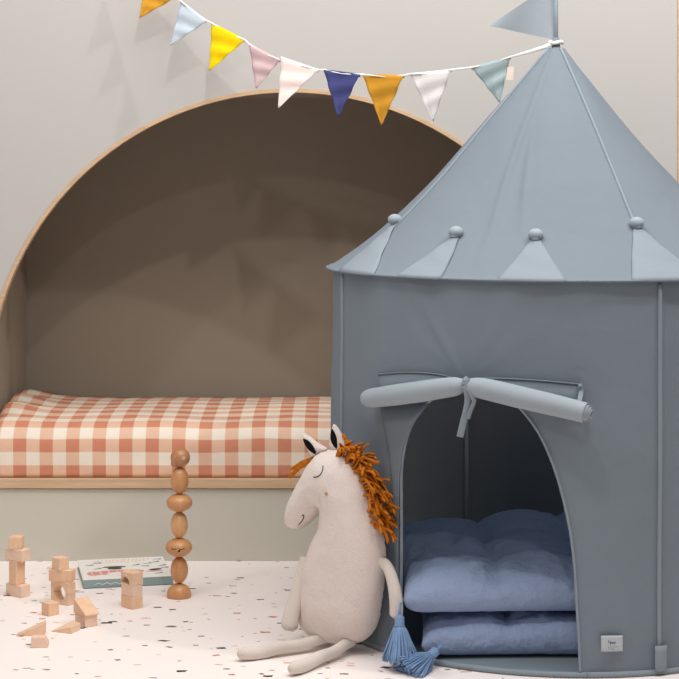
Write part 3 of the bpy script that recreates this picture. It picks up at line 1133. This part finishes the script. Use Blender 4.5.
t3 = on_floor(132, 610)
c = block('beech block at the bottom of the short tower before the book', t3, 0, .053, .036, .033, -49, 'box', 'beech2')
block('beech block in the middle of the short tower before the book', c, .0331, .051, .0345, .032, -46, 'box', 'beech3', True)
block('beech block with a small arched cut-out on top of the short tower', c, .0652, .052, .036, .032, -48, 'halfarch', 'beech', True)

# ------------------------------------------------------------------ balancing wooden figures
GF = 'stacked wooden balancing beads'
k = 5.016 / F
fx = (179.2 - CX) * k; fy = 5.016 + .0


def fz(py): return max(0, H - (py - HY) * 5.016 / F)


def bead(label, cx, cy, w, h, m, z0, tilt=0, dome=False):
    rx = w / 2 * k; rz = h / 2 * k / .985
    x = (cx - CX) * k
    b = nb()
    if dome:
        rz = h * k
        prof = [(0, 0)] + [(rx * .93, 0), (rx * .985, .003)] + [(rx * math.cos(PI / 2 * i / 10), .006 + (rz - .006) * math.sin(PI / 2 * i / 10)) for i in range(11)]
        seg = 28
        rows = [[b.verts.new((x + r_ * math.cos(2 * PI * s / seg), fy + r_ * math.sin(2 * PI * s / seg), z_)) for s in range(seg)] for r_, z_ in prof[1:-1]]
        for R0, R1 in zip(rows, rows[1:]):
            for s in range(seg): b.faces.new((R0[s], R0[(s + 1) % seg], R1[(s + 1) % seg], R1[s]))
        b.faces.new(rows[0][::-1]); b.faces.new(rows[-1])
        top = rz
    else:
        m3 = Matrix.Rotation(tilt, 3, 'Y')
        ball(b, (x, fy, z0 + rz), rx, rx, rz, 28, 20, m3)
        top = z0 + 2 * rz
    o = obj('wooden_bead', b, M[m], origin=(x, fy, z0))
    tag(o, label, 'bead', GF)
    return o, top, x, rx, rz


# heights are chained so that every bead touches the one below
o, z, *_ = bead('domed wooden bead standing on the floor under the bead stack', 179, 591, 24.6, 14, 'bead', 0, dome=True)
hts = [25.6, 18.6, 26, 18, 26.4, 19]
o, z, *_ = bead('upright dark oval bead between the dome and the sleepy-faced bead', 179.3, 570, 17.8, 26.2, 'bead', z - .0004)
o, z1, x, rx, rz = bead('wide oval wooden bead with a sleepy painted face', 178.9, 548, 26.6, 18.6, 'bead', z - .0006)
zc = z - .0006 + rz
for s in (-1, 1):
    b = nb()
    P = []
    for i in range(7):
        a = math.radians(-90 + s * 17 + (i - 3) * 4.0); e = .08 - .05 * math.cos((i - 3) * .5)
        zz = e * rz * 2
        f_ = math.sqrt(max(0, 1 - (zz / rz) ** 2)) * 1.01
        P.append(Vector((x + rx * f_ * math.cos(a), fy + rx * f_ * math.sin(a), zc + zz)))
    tube(b, P, .0007, 6); obj('eyelash', b, M['thread'], o)
a = math.radians(-84); b = nb(); ball(b, (x + rx * .99 * math.cos(a), fy + rx * .99 * math.sin(a), zc - .0025), .0034, .0034, .0034, 10, 8); obj('nose', b, M['thread'], o)
z = z1
o, z, *_ = bead('upright pale oval bead above the sleepy-faced bead', 179.2, 525.6, 17.4, 26.2, 'bead2', z - .0006)
o, z, *_ = bead('wide plain oval bead without a face, third from the top', 179.4, 503.3, 26.2, 17.8, 'bead', z - .0006)
o, z, *_ = bead('upright oval bead just below the round bird head', 179.6, 480.8, 18, 26.6, 'bead', z - .0006)
o, z1, x, rx, rz = bead('round bird-head bead with a ringed eye on top of the bead stack', 180.3, 458.6, 19.6, 18.6, 'bead3', z - .0006)
zc = z - .0006 + rz
b = nb(); dv = Vector((-.60, -.35, -.62)).normalized(); tube(b, [Vector((x, fy, zc)) + dv * rx * .6, Vector((x, fy, zc)) + dv * rx * 1.0, Vector((x, fy, zc)) + dv * rx * 1.22], [.017, .011, .0035], 14); obj('beak', b, M['bead3'], o)
e = Vector((.42, -.9, 0.08)).normalized(); ec = Vector((x, fy, zc)) + e * rx * .995
uu = e.cross(Vector((0, 0, 1))).normalized(); ww = e.cross(uu)
b = nb(); tube(b, [ec + (uu * math.cos(2 * PI * q_ / 14) + ww * math.sin(2 * PI * q_ / 14)) * .0038 for q_ in range(15)], .0009, 6); ball(b, ec, .0014, seg=8, rings=6); obj('eye', b, M['cream'], o)

# ------------------------------------------------------------------ picture book
ba = math.radians(12)
bl = on_floor(83.5, 589)
bk_ = thing('picture_book', 'thick picture book with teal spine lying flat on the floor by the bed', 'book', (bl.x, bl.y, 0))
r = Matrix.Rotation(ba, 3, 'Z')


def bp(x, y, z):
    p = r @ Vector((x, y, 0))
    return Vector((bl.x + p.x, bl.y + p.y, z))


def bbox(b, x0, x1, y0, y1, z0, z1, mi=0):
    n0 = len(b.verts)
    box(b, x0, x1, y0, y1, z0, z1, mi)
    b.verts.ensure_lookup_table()
    for v in b.verts[n0:]:
        v.co = bp(*v.co)


b = nb(); bbox(b, 0, .255, 0, .003, 0, .0245); bbox(b, 0, .255, 0, .27, 0, .003); obj('spine', b, M['bookspine'], bk_, smooth=False)
b = nb(); bbox(b, .003, .252, .003, .266, .003, .0215); obj('pages', b, M['bookpages'], bk_, smooth=False)
b = nb(); bbox(b, 0, .255, .001, .27, .0216, .0246, 0)
def patch(cx, cy, rx_, ry_, mi, rot=0, z=.0248, n=18):
    vs = []
    for i in range(n):
        a = 2 * PI * i / n
        x = math.cos(a) * rx_; y = math.sin(a) * ry_
        vs.append(b.verts.new(bp(cx + x * math.cos(rot) - y * math.sin(rot), cy + x * math.sin(rot) + y * math.cos(rot), z)))
    f = b.faces.new(vs); f.material_index = mi
patch(.105, .085, .078, .030, 1, .05); patch(.035, .078, .020, .026, 1, 0, .0249)
for q_ in (.03, .055, .08, .105, .13): patch(q_, .085, .0014, .028, 0, .1, .0250)
patch(.115, .066, .045, .018, 0, 0, .0251)
patch(.10, .155, .036, .010, 2); patch(.10, .135, .022, .014, 2, 0, .0249)
patch(.215, .10, .020, .012, 2, .3); patch(.21, .078, .026, .007, 1, 0, .0249)
for (x, y, a) in ((.03, .19, -.4), (.05, .14, .5), (.055, .215, -.1), (.165, .17, .4), (.19, .15, -.5), (.225, .20, .3), (.235, .235, -.3), (.2, .185, .1), (.24, .15, .5), (.22, .05, .3), (.245, .12, -.2)):
    patch(x, y, .014, .006, 3, a); patch(x + .008, y + .005, .007, .004, 3, a + 1)
rn = random.Random(3)
for row, (xa, xb) in enumerate(((.06, .21), (.05, .2))):      # unreadable peach lettering along the top edge
    x = xa
    while x < xb:
        patch(x, .245 - row * .022 + rn.uniform(-.001, .001), rn.uniform(.002, .004), .007, 4, rn.uniform(-.4, .4), .0248, 8); x += rn.uniform(.009, .013)
obj('cover', b, [M['bookcover'], M['p_salmon'], M['p_dark'], M['p_blue'], M['p_peach']], bk_, smooth=False, keep=False)
b = nb()      # white zigzag on the spine
tube(b, [bp(.03 + .012 * i, -.0004, .010 + (.005 if i % 2 else 0)) for i in range(8)], .0008, 5); obj('spine_print', b, M['bookcover'], bk_)

# ------------------------------------------------------------------ bunting


def by(px): return 5.385 - (px - 146) / 410.0 * (5.385 - (TY - .016))


def bpnt(p): return at(p[0], p[1], by(p[0]))


bt = thing('bunting', 'string of nine coloured fabric pennants hung between wall and tent tip', 'bunting', bpnt((300, 66)))
flags = [('mustard', (146, -25), (177, -3), (139.5, 18.5)), ('paleblue', (181, 1), (207, 21), (170, 46)), ('yellow', (211.5, 23), (245, 40), (209, 71)), ('pink', (249, 44), (280, 60), (256, 88.7)),
         ('blush', (281, 57), (319, 70), (278.3, 108.5)), ('navy', (323.9, 69.8), (360, 74.5), (338.4, 118)), ('mustard', (362.5, 74.5), (403.8, 75.5), (381.7, 126)), ('whiteflag', (409.5, 74), (451, 69.8), (433, 122)), ('teal', (471, 67.5), (510, 57), (499.5, 103))]
cn = dict(mustard='mustard pennant', paleblue='pale blue pennant', yellow='bright yellow pennant', pink='dusty pink pennant', blush='blush white pennant', navy='navy blue pennant', whiteflag='white pennant', teal='pale teal pennant')
for fi, (m, a, c_, t_) in enumerate(flags):
    A, C_ = bpnt(a), bpnt(c_)
    mid = (a[0] + c_[0]) / 2
    T_ = at(t_[0], t_[1], by(mid) + .004)
    b = nb()
    nrm = (C_ - A).cross(T_ - A).normalized()
    def ff(u, v):
        v2 = v * .985
        p = (A + (C_ - A) * u) * (1 - v2) + T_ * v2
        return p + nrm * (.0035 * math.sin(v * 15 + u * 2.5 + fi) * math.sin(PI * min(1, v * 1.2)) + .002 * math.sin(u * 6 + fi))
    grid(b, ff, 12, 16)
    o = obj('pennant', b, M[m], bt, solid=.0016); o['label'] = cn[m]
    b = nb()      # tape sewn into the top edge
    dn = (T_ - (A + C_) / 2).normalized()
    grid(b, lambda u, v: A + (C_ - A) * u + dn * (-.002 + .009 * v) + nrm * (.0025 - .005 * 0), 8, 2)
    obj('hem', b, M[m], o, solid=.003)
    if m == 'teal':
        b = nb()
        a1, a2, a3, a4 = at(507.5, 67, by(510) - .004), at(514, 66.5, by(513) - .004), at(513, 80, by(513) - .004), at(506, 80, by(510) - .004)
        vs = [b.verts.new(p) for p in (a1, a2, a3, a4)]; b.faces.new(vs)
        o2 = obj('side_tag', b, M['cream'], o, smooth=False, solid=.001); o2['label'] = 'small cream side tag'
seq = [(60, -95), (100, -58), (140, -29)]
for m, a, c_, t_ in flags: seq += [a, ((a[0] + c_[0]) / 2, (a[1] + c_[1]) / 2 + 1.6), c_]
seq += [(525, 53), (545, 47), (553, 43)]
P = [bpnt(p) for p in seq]
P[0].y = WY - .004
b = nb(); tube(b, P, [.004] * 3 + [.0028, .001, .0028] * len(flags) + [.0045, .006, .006], 8, .5, up=(0, 0, 1)) 
tube(b, [tip + Vector((0, 0, -.002)) + Vector((math.cos(2 * PI * q_ / 16) * .0165, math.sin(2 * PI * q_ / 16) * .0165, .002 * math.sin(q_))) for q_ in range(17)], .005, 8)
o = obj('cord', b, M['white'], bt); o['label'] = 'white cotton tape'

# ------------------------------------------------------------------ light


def spot(name, loc, aim, power, size, angle=110, blend=.6, col=(1, .95, .90)):
    l = bpy.data.lights.new(name, 'SPOT')
    l.energy = power; l.shadow_soft_size = size; l.spot_size = math.radians(angle); l.spot_blend = blend; l.color = col
    o = bpy.data.objects.new(name, l); COL.objects.link(o)
    o.location = loc
    o.rotation_euler = (Vector(aim) - Vector(loc)).to_track_quat('-Z', 'Y').to_euler()
    return o


def area(name, loc, aim, power, sx, sy, col=(1, 1, 1)):
    l = bpy.data.lights.new(name, 'AREA')
    l.shape = 'RECTANGLE'; l.size = sx; l.size_y = sy; l.energy = power; l.color = col
    o = bpy.data.objects.new(name, l); COL.objects.link(o)
    o.location = loc
    o.rotation_euler = (Vector(aim) - Vector(loc)).to_track_quat('-Z', 'Y').to_euler()
    return o


spot('ceiling_spot', (-.05, 3.15, 3.0), (-.25, 5.3, .6), 54, .04)
spot('ceiling_spot', (1.8, 3.8, 3.0), (-.2, 5.4, 1.2), 95, .04)
spot('ceiling_spot', (.2, 1.3, 3.0), (0, 5.3, .5), 46, .06)
spot('ceiling_spot', (-1.9, 3.0, 3.0), (0, 5.0, .3), 45, .06)
area('overhead_fill', (.2, 4.0, 3.3), (.2, 4.4, 0), 103, 3.5, 2.0, (1, .985, .97))  # unseen soft fill added overhead to brighten tent roof and floor
w = bpy.data.worlds.new('room_light'); S.world = w; w.use_nodes = True
w.node_tree.nodes['Background'].inputs[0].default_value = (1.0, .98, .96, 1)
w.node_tree.nodes['Background'].inputs[1].default_value = .25

# ------------------------------------------------------------------ camera
cd = bpy.data.cameras.new('camera'); cam = bpy.data.objects.new('camera', cd); COL.objects.link(cam)
cam.location = (0, 0, H); cam.rotation_euler = (PI / 2, 0, 0)
cd.sensor_width = 36; cd.lens = F / 679 * 36; cd.shift_y = -(339.5 - HY) / 679
cd.clip_start = .05
S.camera = cam
S.view_settings.view_transform = 'Standard'; S.view_settings.look = 'None'; S.view_settings.gamma = 1
S.view_settings.use_curve_mapping = False
S.view_settings.exposure = -.25
